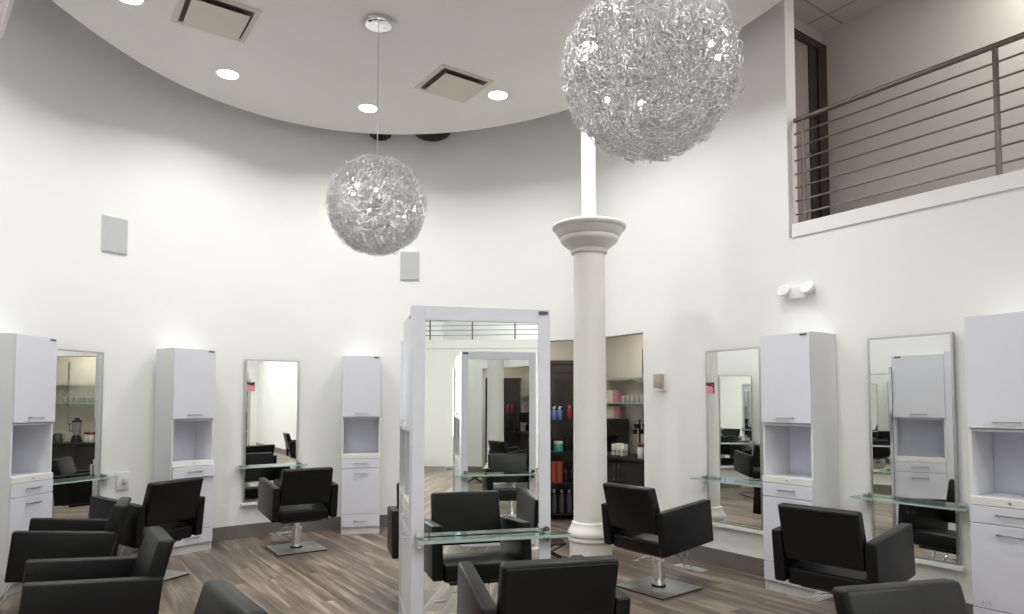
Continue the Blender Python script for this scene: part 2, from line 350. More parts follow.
# ------------------------------------------------------------------ styling cabinets
CW, CD, CH = 0.460, 0.40, 2.193
def cabinet_parts(parent, mtx=None, H=CH, pull=0.0):
    """Tall unit, front at y = 0 facing -y, floor at z = 0; parts are children of parent."""
    w = CW / 2; b = MB()
    b.box(-w, -w + 0.018, 0.02, CD, 0.0, H, 0.002); b.box(w - 0.018, w, 0.02, CD, 0.0, H, 0.002)
    b.box(-w + 0.018, w - 0.018, 0.02, CD, H - 0.018, H); b.box(-w + 0.018, w - 0.018, CD - 0.012, CD, 0.09, H - 0.018)
    b.box(-w + 0.018, w - 0.018, 0.022, CD - 0.012, 1.413, 1.431)
    b.box(-w + 0.018, w - 0.018, 0.05, CD - 0.012, 0.79, 0.808)
    b.box(-w + 0.018, w - 0.018, 0.022, CD - 0.012, 0.09, 0.108)
    b.build('carcass', M['lamside'], parent, mtx, smooth=False)
    MB().box(-w + 0.019, w - 0.019, 0.03, CD - 0.013, 0.963, 0.979).build('niche_floor', M['lam'], parent, mtx, smooth=False)
    MB().box(-w + 0.021, w - 0.021, CD - 0.018, CD - 0.0125, 0.980, 1.412).build('niche_back', M['lam'], parent, mtx, smooth=False)
    MB().box(-w + 0.002, w - 0.002, 0.03, 0.045, 0, 0.089).build('plinth', M['lamside'], parent, mtx, smooth=False)
    def front(name, z0, z1, hz, dy=0.0, hx=0.0):
        d = MB().box(-w + 0.001, w - 0.001, 0.0 - dy, 0.0185 - dy, z0, z1, 0.0025)
        if name == 'drawer':
            d.box(-w + 0.03, w - 0.03, 0.0185 - dy, CD - 0.08, z0 + 0.02, z1 - 0.03)
        d = d.build(name, M['lam'], parent, mtx, smooth=False)
        h = MB(); L = 0.075
        h.box(hx - L, hx + L, -0.03 - dy, -0.022 - dy, hz - 0.006, hz + 0.006, 0.002)
        h.box(hx - L, hx - L + 0.012, -0.023 - dy, -dy, hz - 0.005, hz + 0.005); h.box(hx + L - 0.012, hx + L, -0.023 - dy, -dy, hz - 0.005, hz + 0.005)
        h.build('handle', M['steel'], d, mtx)
        return d
    d = front('door', 1.435, H - 0.004, 1.478)
    MB().box(w - 0.085, w - 0.025, -0.003, 0.0, H - 0.032, H - 0.016).build('maker_tag', M['tagmetal'], d, mtx, smooth=False)
    rl = MB().box(-w + 0.003, w - 0.003, 0.0, 0.028, 0.926, 0.980, 0.002).build('lock_rail', M['cream'], parent, mtx, smooth=False)
    MB().tube([(0, 0.0, 0.953), (0, -0.004, 0.953)], 0.008, 10).build('lock', M['steel'], rl, mtx)
    d = front('drawer', 0.808, 0.922, 0.872, pull)
    d = front('tilt_door', 0.252, 0.803, 0.745)
    for x in (-0.17, -0.13, 0.13, 0.17): MB().tube([(x, 0, 0.29), (x, -0.002, 0.29)], 0.006, 8).build('screw_cap', M['steel'], d, mtx)
    front('drawer', 0.094, 0.247, 0.165)

def cabinet(x, y, yaw, label, pull=0.0, fresh=None):
    c, s = math.cos(yaw), math.sin(yaw)
    t = thing('styling_cabinet', label, 'cabinet', frame(x + c * CW / 2, y + s * CW / 2, yaw), 'tall white salon cabinets')
    cabinet_parts(t, None, CH, pull)
    return t
RYAW = ANG                                  # cabinets on the right wall
cab = cabinet(2.157, 5.801, RYAW, 'tall white cabinet on the right wall between the two wall mirrors')
c0 = rw(0, 3.32)
def cab_copy(x, y, yaw, label, src=None):
    c, s = math.cos(yaw), math.sin(yaw)
    return place(src or cab, frame(x + c * CW / 2, y + s * CW / 2, yaw), label)
# snap to the walls (front-left corner, yaw)
def on_right(x):                            # x: front-left corner along the wall
    p = rw(x, 3.32 - CD - 0.002); return (p.x, p.y, RYAW)
def on_arc(deg, turn=0.0):
    yaw = wall_yaw(deg) + turn; p = wall_pt(deg); d = CD + 0.012 + abs(turn) * CW / 2
    x, y = p[0] + math.sin(yaw) * d, p[1] - math.cos(yaw) * d
    return (x - math.cos(yaw) * CW / 2, y - math.sin(yaw) * CW / 2, yaw)
cab.matrix_world = frame(*(lambda q: (q[0] + math.cos(q[2]) * CW / 2, q[1] + math.sin(q[2]) * CW / 2, q[2]))(on_right(1.29)))
cab_copy(*on_right(2.868), 'tall white cabinet at the photo right edge, beyond the second wall mirror')
cab_copy(*on_arc(106.0, -0.05), 'tall white cabinet on the back wall directly left of the freestanding station')
cab_copy(*on_arc(140.9, 0.11), 'tall white cabinet left of the back wall mirror, upper drawer pulled slightly open', cabinet(0, 0, 0, 'x', 0.03))
for o in [o for o in bpy.data.objects if o.get('label') == 'x']:
    for ch in o.children_recursive: bpy.data.objects.remove(ch)
    bpy.data.objects.remove(o)
cab_copy(*on_arc(169.6), 'tall white cabinet at the photo left edge, partly cut off, left of a mirror')
cab_copy(*on_arc(207.5), 'tall white cabinet out of view, seen only reflected in the right wall mirrors')

# ------------------------------------------------------------------ wall mirrors and glass shelves
MW, MZ0, MZ1 = 0.626, 0.42, 2.13
def make_mirror(mtx, label):
    t = thing('wall_mirror', label, 'mirror', mtx, 'tall silver framed wall mirrors')
    w = MW / 2; f = 0.016
    b = MB(); b.box(-w, -w + f, -0.028, -0.001, MZ0, MZ1); b.box(w - f, w, -0.028, -0.001, MZ0, MZ1)
    b.box(-w + f, w - f, -0.028, -0.001, MZ1 - f, MZ1); b.box(-w + f, w - f, -0.028, -0.001, MZ0, MZ0 + f)
    b.build('frame', M['alu'], t, smooth=False)
    MB().box(-w + f, w - f, -0.022, -0.001, MZ0 + f, MZ1 - f).build('mirror_glass', M['mirror'], t, smooth=False)
    MB().box(-w - 0.03, w + 0.03, -0.05, -0.001, MZ0 - 0.032, MZ0 - 0.001, 0.003).build('bottom_ledge', M['trim'], t, smooth=False)
    return t
SZ = 0.845
def make_shelf(mtx, label):
    t = thing('glass_shelf', label, 'shelf', mtx, 'glass shelves across the wall mirrors')
    MB().box(-0.40, 0.40, -0.175, -0.035, SZ - 0.006, SZ + 0.006).build('glass_pane', M['glass'], t, smooth=False)
    b = MB(); b.box(-0.402, 0.402, -0.178, -0.175, SZ - 0.0065, SZ + 0.0065); b.box(-0.403, -0.40, -0.178, -0.035, SZ - 0.0065, SZ + 0.0065); b.box(0.40, 0.403, -0.178, -0.035, SZ - 0.0065, SZ + 0.0065)
    b.build('polished_edge', M['glassedge'], t, smooth=False)
    for s in (-1, 1):
        b = MB(); b.box(s * 0.345 - 0.018, s * 0.345 + 0.018, -0.06, -0.001, SZ + 0.0065, SZ + 0.03, 0.004); b.box(s * 0.345 - 0.018, s * 0.345 + 0.018, -0.06, -0.001, SZ - 0.03, SZ - 0.0065, 0.004)
        b.tube([(s * 0.345, -0.03, SZ - 0.03), (s * 0.345, -0.03, SZ - 0.042)], 0.009, 10)
        b.build('clamp_bracket', M['steel'], t)
    return t
def mir_right(x, turn=0.0):
    p = rw(x, 3.32 - abs(turn) * MW / 2); return frame(p.x, p.y, RYAW + turn)
def mir_arc(deg, turn=0.0):
    yaw = wall_yaw(deg) + turn; p = wall_pt(deg); d = 0.02 + abs(turn) * MW / 2; return frame(p[0] + math.sin(yaw) * d, p[1] - math.cos(yaw) * d, yaw)
mirror = make_mirror(mir_right(0.405 + MW / 2), 'right wall mirror half hidden behind the tall cabinet, pink card at its edge')
shelf = make_shelf(mir_right(0.405 + MW / 2), 'glass shelf in front of the right wall mirror that is half hidden by a cabinet')
for mtx, l1, l2 in (
    (mir_right(2.028 + MW / 2, -0.012), 'fully visible wall mirror on the right wall, reflecting a white cabinet and a black chair', 'glass shelf across the fully visible right wall mirror, above a black chair arm'),
    (mir_arc(123.6), 'wall mirror on the back wall behind a salon chair, pink card at its edge', 'glass shelf across the back wall mirror behind the chair with a square base'),
    (mir_arc(157.4, 0.05), 'wall mirror at the left reflecting the dark coffee counter, beside the cut off cabinet', 'glass shelf across the left mirror that reflects the coffee counter'),
    (mir_arc(191.5), 'wall mirror out of view, seen only reflected in the right wall mirror', 'glass shelf out of view, seen only reflected in the right wall mirror')):
    place(mirror, mtx, l1); place(shelf, mtx, l2)
def card(mtx, x, z, label):
    own(MB().box(-0.045, 0.045, -0.0015, 0.0015, -0.055, 0.055), 'photo_card', M['card'], label, 'card', mtx @ Matrix.Translation((x, -0.0305, z)), 'pink cards on the mirrors')
card(mir_right(0.405 + MW / 2), -MW / 2 + 0.048, 1.755, 'small pink photo card on the left edge of the right wall mirror')
card(mir_arc(123.6), -MW / 2 + 0.062, 1.80, 'small pink photo card on the upper left of the back wall mirror')

# ------------------------------------------------------------------ freestanding double station
def make_station(mtx, label):
    t = thing('styling_station', label, 'salon station', mtx, 'white freestanding double stations')
    W, H = 0.43, 2.19
    y1 = 0.15
    b = MB(); b.box(-W, -W + 0.075, 0, y1, 0, H, 0.003); b.box(W - 0.075, W, 0, y1, 0, H, 0.003)
    b.box(-W + 0.075, W - 0.075, 0, y1, H - 0.09, H, 0.003); b.box(-W + 0.075, W - 0.075, 0, y1, 0, 0.34, 0.003)
    f = b.build('mirror_frame', M['lam'], t, smooth=False)
    MB().box(-W + 0.075, W - 0.075, 0.008, 0.03, 0.34, H - 0.09).build('mirror_glass', M['mirror'], f, smooth=False)
    MB().box(-W + 0.075, W - 0.075, 0.031, 0.06, 0.34, H - 0.09).build('backing_panel', M['lamside'], f, smooth=False)
    MB().box(W - 0.075, W - 0.015, -0.003, 0, H - 0.035, H - 0.013).build('maker_tag', M['tagmetal'], f, smooth=False)
    # frameless mirror on the back, a little wider than the cabinets
    bm_ = MB().box(-W - 0.014, W + 0.014, 0.672, 0.698, 0.04, 2.03).build('back_panel', M['chrome'], t, smooth=False)
    MB().box(-W - 0.008, W + 0.008, 0.6985, 0.703, 0.05, 2.02).build('mirror_glass', M['mirror'], bm_, smooth=False)
    for side in (1, -1):
        s0, s1 = (-0.115, -0.012) if side > 0 else (0.712, 0.815); z = 0.80
        g = MB().box(-0.40, 0.52, s0, s1, z - 0.008, z + 0.008).build('glass_shelf', M['glass'], t, smooth=False)
        e = MB(); ye = s0 - 0.003 if side > 0 else s1
        e.box(-0.40, 0.52, ye, ye + 0.003, z - 0.0085, z + 0.0085); e.box(0.52, 0.523, s0, s1, z - 0.0085, z + 0.0085); e.box(-0.403, -0.40, s0, s1, z - 0.0085, z + 0.0085)
        e.build('polished_edge', M['glassedge'], g, smooth=False)
        for x in (-0.385, 0.385):
            yk = (0.0, -0.055) if side > 0 else (0.703, 0.755)
            MB().tube([(x, yk[0], z + 0.03), (x, yk[1], z + 0.03)], 0.021, 16).tube([(x, yk[0], z - 0.028), (x, yk[1], z - 0.028)], 0.017, 16).build('clamp_knob', M['chrome'], t)
    # a cabinet facing each end, between the frame and the back mirror
    k = 0.52 / CW
    cabinet_parts(t, Matrix.Translation((-W + 0.005, 0.411, 0)) @ Matrix.Rotation(-PI / 2, 4, 'Z') @ Matrix.Diagonal((k, 1, 1, 1)), 2.165)
    cabinet_parts(t, Matrix.Translation((W - 0.005, 0.411, 0)) @ Matrix.Rotation(PI / 2, 4, 'Z') @ Matrix.Diagonal((k, 1, 1, 1)), 2.165)
    return t
SY = 0.25
station = make_station(frame(-0.593 + 0.43 * math.cos(SY), 3.96 + 0.43 * math.sin(SY), SY), 'white freestanding mirror station standing in the middle of the floor beside the column')
place(station, frame(1.53, 1.01, math.radians(197)), 'white freestanding mirror station out of view, seen only reflected in the central station')

# ------------------------------------------------------------------ salon chairs
def make_chair(label):
    t = thing('salon_chair', label, 'chair', None, 'black salon chairs')
    T = Matrix.Diagonal((1.065, 1.09, 1, 1)) @ Matrix.Translation((0, 0, 0.455)) @ Matrix.Rotation(math.radians(5.5), 4, 'X') @ Matrix.Translation((0, 0, -0.4))
    MB().box(-0.252, 0.252, -0.27, 0.27, 0.315, 0.435, 0.022, 3).build('seat', M['leather'], t, T)
    b = MB(); z0, z1 = 0.50, 0.89
    b.hexa([(-0.25, -0.29, z0), (0.25, -0.29, z0), (0.25, -0.19, z0), (-0.25, -0.19, z0), (-0.25, -0.345, z1), (0.25, -0.345, z1), (0.25, -0.265, z1), (-0.25, -0.265, z1)], 0.02, 3)
    bk = b.build('backrest', M['leather'], t, T)
    q = MB()
    for z in (0.885,):
        q.tube([(-0.235, -0.345, z - 0.012), (0.235, -0.345, z - 0.012)], 0.003, 6)
    q.build('seam_piping', M['leather'], bk, T)
    for s in (-1, 1):
        MB().box(*sorted((s * 0.255, s * 0.325)), -0.30, 0.29, 0.335, 0.695, 0.012, 3).build('armrest', M['leather'], t, T)
    b = MB().box(-0.20, 0.20, -0.2, 0.2, 0.285, 0.315, 0.004); b.build('seat_frame', M['black'], t, T)
    p = MB().lathe([(0.054, 0.020), (0.054, 0.24), (0.034, 0.242), (0.034, 0.345)], 24).build('pump_column', M['chrome'], t)
    MB().lathe([(0.062, 0.0205), (0.062, 0.034), (0.0545, 0.035)], 24).build('collar', M['rubber'], p)
    pl = MB().box(-0.2635, 0.2635, -0.2635, 0.2635, 0.012, 0.020, 0.002).build('base_plate', M['plate'], t)
    MB().box(-0.258, 0.258, -0.260, 0.260, 0.0, 0.012).build('rubber_underlay', M['rubber'], pl)
    f = MB()
    for s in (-1, 1):
        f.tube([(s * 0.05, 0.26, 0.385), (s * 0.05, 0.30, 0.34), (s * 0.035, 0.42, 0.095)], 0.008, 8)
    f.tube([(-0.035, 0.42, 0.095), (0.035, 0.42, 0.095)], 0.008, 8)
    f = f.build('footrest', M['chrome'], t)
    MB().box(-0.16, 0.16, 0.39, 0.51, 0.100, 0.110, 0.004).build('foot_plate', M['plate'], f)
    lv = MB().tube([(-0.03, 0.02, 0.27), (-0.14, 0.01, 0.25), (-0.24, 0.0, 0.20)], 0.005, 8).build('pump_lever', M['chrome'], t)
    MB().box(-0.29, -0.21, -0.015, 0.015, 0.188, 0.197, 0.003).build('lever_pedal', M['steel'], lv)
    return t
chairs = [  # x, y, forward direction in degrees, label
    (1.272, 5.86, 38, 'black salon chair right of the column, back turned, square steel base fully visible'),
    (-2.373, 7.411, 124, 'black salon chair facing the back wall mirror, its square steel base on open floor'),
    (-3.36, 6.18, 156, 'black salon chair in front of the white cabinet with the open drawer'),
    (-3.49, 5.27, 206, 'upper of two black salon chairs seen side on at the lower left'),
    (-2.45, 3.88, 215, 'lower of two black salon chairs seen side on at the lower left'),
    (-1.30, 2.20, 218, 'black salon chair showing only a backrest corner at the bottom edge'),
    (0.12, 3.33, 104, 'black salon chair directly in front of the freestanding station, back turned to us'),
    (2.31, 4.69, 41, 'black salon chair in front of the right wall cabinet and mirror, back turned'),
    (1.56, 2.21, 284, 'black salon chair cut off at the bottom right, only its backrest top showing'),
    (-0.65, 5.51, 284, 'black salon chair behind the freestanding station, only one arm showing at its left'),
    (3.23, 3.39, 41, 'black salon chair out of view on the right, seen only in reflections'),
]
chair = None
for i, (x, y, d, lab) in enumerate(chairs):
    m = frame(x, y, math.radians(d - 90))
    if chair is None:
        chair = make_chair(lab); chair.matrix_world = m
    else:
        c = place(chair, m, lab)
        low = 0.10 if 200 < d < 220 and x < -2 else 0.0     # some seats are pumped lower
        for ch in c.children:
            if ch.name.split('.')[0] not in ('pump_column', 'base_plate', 'footrest', 'pump_lever'): ch.location.z -= low

# ------------------------------------------------------------------ column
colx, coly = 0.80, 6.85
t = thing('column', 'round white column with moulded capital and base, right of the freestanding station', 'column', frame(colx, coly, 0), None, 'thing')
MB().lathe([(0.172, 0.39), (0.170, 1.2), (0.163, 2.4), (0.160, 3.14)], 48).build('shaft', M['column'], t)
MB().lathe([(0.16, 3.14), (0.186, 3.1479), (0.192, 3.1677), (0.186, 3.1874), (0.196, 3.1953), (0.235, 3.2229), (0.285, 3.2624), (0.297, 3.2822), (0.3, 3.302), (0.297, 3.3138), (0.315, 3.3256), (0.338, 3.3612), (0.352, 3.3889), (0.362, 3.3928), (0.378, 3.4047), (0.384, 3.4244), (0.378, 3.4402), (0.36, 3.4481), (0.08, 3.4481)], 56).build('capital', M['capital'], t)
MB().lathe([(0.235, 0.0), (0.235, 0.02), (0.222, 0.03), (0.215, 0.06), (0.213, 0.205), (0.22, 0.21), (0.228, 0.225), (0.226, 0.245), (0.216, 0.252), (0.216, 0.262), (0.229, 0.268), (0.233, 0.29), (0.226, 0.315), (0.207, 0.345), (0.196, 0.365), (0.190, 0.40), (0.172, 0.405)], 56).build('base', M['column'], t)
MB().lathe([(0.077, 3.4481), (0.077, 4.997)], 32).build('top_post', M['trim'], t)

# ------------------------------------------------------------------ pendants
def wire_ball(R, n, rng):
    vs, fs = [], []
    for _ in range(n):
        z = rng.uniform(-1, 1); a = rng.uniform(0, 2 * PI); s = math.sqrt(1 - z * z)
        nrm = Vector((s * math.cos(a), s * math.sin(a), z))
        rho = rng.uniform(0.019, 0.040); c = nrm * R * rng.choice((rng.uniform(0.93, 0.985), rng.uniform(0.8, 0.97)))
        ax = (nrm + Vector((rng.gauss(0, 0.33), rng.gauss(0, 0.33), rng.gauss(0, 0.33)))).normalized()
        u = ax.orthogonal().normalized(); w = ax.cross(u); K = 14; r = rng.uniform(0.0017, 0.0026); base = len(vs); span = rng.uniform(0.7, 1.0)
        lift = rng.uniform(-0.02, 0.02)
        for i in range(K + 1):
            th = 2 * PI * i / K * span; d = u * math.cos(th) + w * math.sin(th)
            p = c + d * rho + ax * lift * math.sin(2 * th)
            for j in range(3):
                ph = 2 * PI * j / 3
                vs.append(p + d * (r * math.cos(ph)) + ax * (r * math.sin(ph)))
        for i in range(K):
            for j in range(3):
                fs.append((base + i * 3 + j, base + i * 3 + (j + 1) % 3, base + (i + 1) * 3 + (j + 1) % 3, base + (i + 1) * 3 + j))
    me = bpy.data.meshes.new('wire_shade'); me.from_pydata([tuple(v) for v in vs], [], fs); me.shade_smooth(); me.materials.append(M['wire'])
    return me
def make_pendant(x, y, zc, label):
    t = thing('pendant_lamp', label, 'pendant lamp', frame(x, y, 0, zc), 'round silver wire pendant lamps')
    me = wire_ball(0.43, 3300, random.Random(3))
    o = bpy.data.objects.new('wire_shade', me); C.objects.link(o); o.parent = t
    h = 5.0 - zc
    MB().lathe([(0.085, h - 0.05), (0.115, h - 0.04), (0.12, h - 0.03), (0.12, h - 0.001)], 40).build('canopy', M['chrome'], t)
    MB().tube([(0, 0, 0.06), (0, 0, h - 0.05)], 0.004, 8).build('cable', M['steel'], t)
    s = MB().lathe([(0.02, 0.06), (0.035, 0.05), (0.035, -0.04), (0.015, -0.05)], 20).build('lamp_holder', M['chrome'], t)
    rng = random.Random(11)
    for k in range(6):
        z = rng.uniform(-0.75, 0.8); a = 2 * PI * k / 6.3 * 4 + 0.9; q = math.sqrt(1 - z * z); d = Vector((q * math.cos(a), q * math.sin(a), z)) * 0.33
        MB().lathe([(0.001, -0.012), (0.008, -0.009), (0.012, 0), (0.008, 0.009), (0.001, 0.012)], 12, c=d).build('bulb', M['bulb'], t)
    return t
pend = make_pendant(-1.19, 5.79, 3.335, 'smaller looking silver wire ball lamp hanging left of centre, canopy visible')
place(pend, frame(0.688, 3.25, math.radians(70), 3.256), 'larger looking silver wire ball lamp at the top, in front of the column top post')

# ------------------------------------------------------------------ ceiling fittings
def make_downlight(mtx, label, group):
    t = thing('recessed_downlight', label, 'ceiling light', mtx, group)
    MB().lathe([(0.101, -0.001), (0.103, -0.006), (0.122, -0.006), (0.126, -0.0005)], 40).build('trim_ring', M['trim'], t)
    MB().lathe([(0.001, -0.003), (0.100, -0.003), (0.100, -0.0005), (0.001, -0.0005)], 32).build('lens', M['lens'], t)
    return t
def lamp(name, x, y, z, power, size=0.16, col=(0.975, 1.0, 0.975), spread=PI):
    li = bpy.data.lights.new(name, 'AREA'); li.shape = 'DISK'; li.size = size; li.energy = power; li.color = col; li.spread = spread
    o = bpy.data.objects.new(name, li); C.objects.link(o); o.location = (x, y, z)
    return o
POW = 19.0
spots = [(-2.935, 6.733, 'recessed downlight left of the small pendant, between it and the square vent'),
         (-1.659, 7.527, 'recessed downlight beside the cable of the small pendant'),
         (-0.155, 7.203, 'recessed downlight right of the square vent at the ceiling centre'),
         (-3.206, 5.42, 'recessed downlight at the top photo edge, left of the big vent, mostly cut off'),
         (0.72, 6.20, 'recessed downlight hidden behind the large wire ball lamp')]
hid = [(1.45, 4.9), (0.95, 3.3), (-0.35, 2.75), (-1.9, 3.0), (-3.0, 4.0)]
dl = None
for i, (x, y, lab) in enumerate(spots):
    if dl is None: dl = make_downlight(frame(x, y, 0, 5.0), lab, 'downlights in the dropped ceiling')
    else: place(dl, frame(x, y, 0, 5.0), lab)
    lamp('downlight_lamp', x, y, 4.985, POW, 0.18, spread=math.radians(144))
for x, y in hid:
    place(dl, frame(x, y, 0, 5.0), 'recessed downlight of the dropped ceiling lying outside the photo', 'downlights outside the photo')
    lamp('downlight_lamp', x, y, 4.985, POW, 0.18, spread=math.radians(144))
for s in (6.8, 9.2, 11.6):  # unseen fill lamps added behind the camera to brighten the round end
    for w in (-2.4, 0.0, 2.2):
        p = rw(s, w); place(dl, frame(p.x, p.y, 0, 4.9), 'recessed downlight of the flat ceiling lying outside the photo', 'downlights outside the photo')
        lamp('downlight_lamp', p.x, p.y, 4.885, POW * 2.3, spread=math.radians(150))
def make_vent(mtx, label):
    t = thing('ceiling_vent', label, 'air vent', mtx, 'square ceiling vents')
    b = MB()
    for (x0, x1, y0, y1) in ((-0.31, 0.31, -0.31, -0.262), (-0.31, 0.31, 0.262, 0.31), (-0.31, -0.262, -0.262, 0.262), (0.262, 0.31, -0.262, 0.262)): b.box(x0, x1, y0, y1, -0.010, 0, 0.003)
    b.build('frame', M['vent'], t, smooth=False)
    MB().box(-0.262, 0.262, -0.262, 0.262, -0.0015, 0).build('duct_opening', M['ventdark'], t, smooth=False)  # flat dark sheet painted as the shade behind the panel
    MB().box(-0.232, 0.232, -0.232, 0.232, -0.046, -0.038, 0.002).build('deflector_panel', M['vent'], t, smooth=False)
    b = MB()
    for sx in (-1, 1):
        for sy in (-1, 1): b.box(sx * 0.19 - 0.005, sx * 0.19 + 0.005, sy * 0.19 - 0.005, sy * 0.19 + 0.005, -0.038, -0.001)
    b.build('hanger', M['ventdark'], t, smooth=False)
    return t
v = make_vent(frame(-2.60, 5.70, ANG, 5.0), 'large looking square cream ceiling vent at the top left, cut by the photo edge')
place(v, frame(-0.62, 6.955, ANG, 5.0), 'square cream ceiling vent between the small pendant and the large wire ball')

# ------------------------------------------------------------------ things on the walls
def wall_frame_arc(deg, z, r=3.599):
    yaw = wall_yaw(deg); p = wall_pt(deg); return frame(p[0] + math.sin(yaw) * 0.004, p[1] - math.cos(yaw) * 0.004, yaw, z)
def wall_frame_right(x, z):
    p = rw(x, 3.3195); return frame(p.x, p.y, RYAW, z)
def make_speaker(mtx, label):
    t = thing('wall_speaker', label, 'speaker', mtx, 'grey wall speakers')
    b = MB(); w, h = 0.122, 0.185
    b.box(-w - 0.008, w + 0.008, -0.012, 0.0, -h - 0.008, h + 0.008, 0.003); b.build('frame', M['plastic'], t, smooth=False)
    MB().box(-w, w, -0.02, -0.012, -h, h, 0.003).build('grille', M['spk'], t, smooth=False)
    return t
sp = make_speaker(wall_frame_arc(151.2, 3.375), 'grey rectangular speaker set in the wall at the left, above the open drawer cabinet')
place(sp, wall_frame_arc(96.3, 3.42), 'grey rectangular speaker set in the wall just below the smaller wire ball')
t = thing('emergency_light', 'white two headed emergency light on the right wall below the balcony', 'emergency light', wall_frame_right(1.425, 2.60))
MB().box(-0.085, 0.085, -0.05, 0, -0.07, 0.05, 0.012, 3).build('housing', M['plastic'], t)
for s in (-1, 1):
    hd = MB().lathe([(0.018, 0.0), (0.05, 0.012), (0.057, 0.035), (0.057, 0.05), (0.046, 0.052)], 24, mtx=Matrix.Translation((s * 0.115, -0.03, 0.0)) @ Matrix.Rotation(math.radians(62), 4, 'X')).build('lamp_head', M['plastic'], t)
    MB().lathe([(0.002, 0.054), (0.045, 0.054), (0.045, 0.051), (0.002, 0.051)], 24, mtx=Matrix.Translation((s * 0.115, -0.03, 0.0)) @ Matrix.Rotation(math.radians(62), 4, 'X')).build('lens', M['lenswhite'], hd)
t = thing('wall_dispenser', 'small beige translucent box on the right wall beside the coffee corner opening', 'wall box', wall_frame_right(-0.205, 1.835))
MB().box(-0.06, 0.06, -0.02, 0, -0.095, 0.10, 0.006).build('back_plate', M['plastic'], t)
MB().box(-0.05, 0.05, -0.085, -0.0205, -0.07, 0.085, 0.008).build('cover', M['amber'], t)
MB().box(-0.035, 0.035, -0.08, -0.0205, -0.10, -0.072, 0.004).build('tray', M['plastic'], t)
t = thing('wall_outlet', 'white wall outlet plate with a grey plug right of the left mirror', 'outlet', wall_frame_arc(149.0, 0.785))
MB().box(-0.065, 0.065, -0.014, 0, -0.095, 0.095, 0.004).build('plate', M['plastic'], t)
MB().box(-0.01, 0.03, -0.05, -0.014, -0.03, 0.025, 0.008).build('plug', M['spk'], t)
for deg, lab in ((102.7, 'smaller black wall fitting peeking past the ceiling edge, left of the other one'), (91.6, 'wider black wall fitting peeking past the ceiling edge above the second speaker')):
    t = thing('wall_uplight', lab, 'wall lamp', wall_frame_arc(deg, 5.17 if deg > 100 else 5.20), 'black wall fittings above the dropped ceiling')
    w = 0.17 if deg > 100 else 0.26
    prof = [(0.01, -0.14), (w * 0.45, -0.125), (w * 0.75, -0.09), (w * 0.95, -0.03), (w, 0.04), (w * 0.94, 0.05), (0.01, 0.05)]
    MB().lathe(prof, 32, mtx=Matrix.Translation((0, -0.13, 0)) @ Matrix.Diagonal((1, 0.45, 1, 1))).build('bowl', M['black'], t)
    MB().box(-0.05, 0.05, -0.06, 0, -0.04, 0.04, 0.004).build('wall_mount', M['black'], t)
# pink banner hanging from the dropped ceiling at far left
p0, p1 = Vector((-2.482, 3.217, 3.6)), Vector((-2.821, 3.581, 3.6))
d = (p1 - p0).normalized(); by = math.atan2(d.y, d.x)
mid = p0 + d * -0.15
t = thing('hanging_banner', 'pink and white banner corner at the upper left photo corner', 'banner', frame(mid.x, mid.y, by, 3.6))
MB().box(-0.62, 0.62, -0.006, 0.006, 0.035, 0.98).build('print', M['banner'], t, smooth=False)
MB().box(-0.62, 0.62, -0.010, 0.010, 0.0, 0.035, 0.003).build('bottom_hem', M['trim'], t, smooth=False)
b = MB()
for x in (-0.5, 0.5): b.tube([(x, 0, 0.97), (x, 0, 1.3995)], 0.004, 6)
b.build('hanging_cord', M['steel'], t)

# ------------------------------------------------------------------ coffee corner contents
t = thing('coffee_counter', 'dark coffee counter with steel door handles seen through the opening', 'counter', RM)
MB().box(-2.22, 0.24, 3.99, 4.54, 0.08, 0.86).build('carcass', M['darkwood'], t, smooth=False)
MB().box(-2.22, 0.24, 4.03, 4.54, 0.0, 0.08).build('plinth', M['black'], t, smooth=False)
MB().box(-2.23, 0.245, 3.93, 4.545, 0.86, 0.90, 0.004).build('worktop', M['black'], t, smooth=False)
for k in range(5):
    x0 = -2.015 + 0.445 * k
    d = MB().box(x0, x0 + 0.44, 3.97, 3.989, 0.1, 0.845, 0.003).build('door', M['darkwood'], t, smooth=False)
    hx = x0 + (0.40 if k % 2 == 0 else 0.04)
    MB().tube([(hx, 3.97, 0.60), (hx, 3.945, 0.60), (hx, 3.945, 0.80), (hx, 3.97, 0.80)], 0.006, 8).build('handle', M['steel'], d)
for i, z in enumerate((1.945, 1.60)):
    t = thing('glass_wall_shelf', ('upper' if i == 0 else 'lower') + ' glass shelf on the wall above the coffee counter', 'shelf', RM, 'glass shelves above the coffee counter')
    MB().box(-2.35, -0.35, 4.28, 4.53, z, z + 0.01).build('glass_pane', M['glass'], t, smooth=False)
    MB().box(-2.35, -0.35, 4.276, 4.28, z - 0.001, z + 0.011).build('polished_edge', M['glassedge'], t, smooth=False)
    for x in (-1.645, -0.75):
        b = MB().hexa([(x - 0.006, 4.53, z - 0.07), (x + 0.006, 4.53, z - 0.07), (x + 0.006, 4.53, z - 0.003), (x - 0.006, 4.53, z - 0.003), (x - 0.006, 4.30, z - 0.016), (x + 0.006, 4.30, z - 0.016), (x + 0.006, 4.30, z - 0.003), (x - 0.006, 4.30, z - 0.003)])
        b.build('bracket', M['steel'], t, smooth=False)
for x, lab in ((-1.645, 'slotted steel shelf upright nearer the column'), (-0.75, 'slotted steel shelf upright seen only in the left mirror')):
    own(MB().box(x - 0.012, x + 0.012, 4.531, 4.549, 1.2, 2.35), 'shelf_upright', M['steel'], lab + ' above the coffee counter', 'shelf upright', RM, 'shelf uprights')
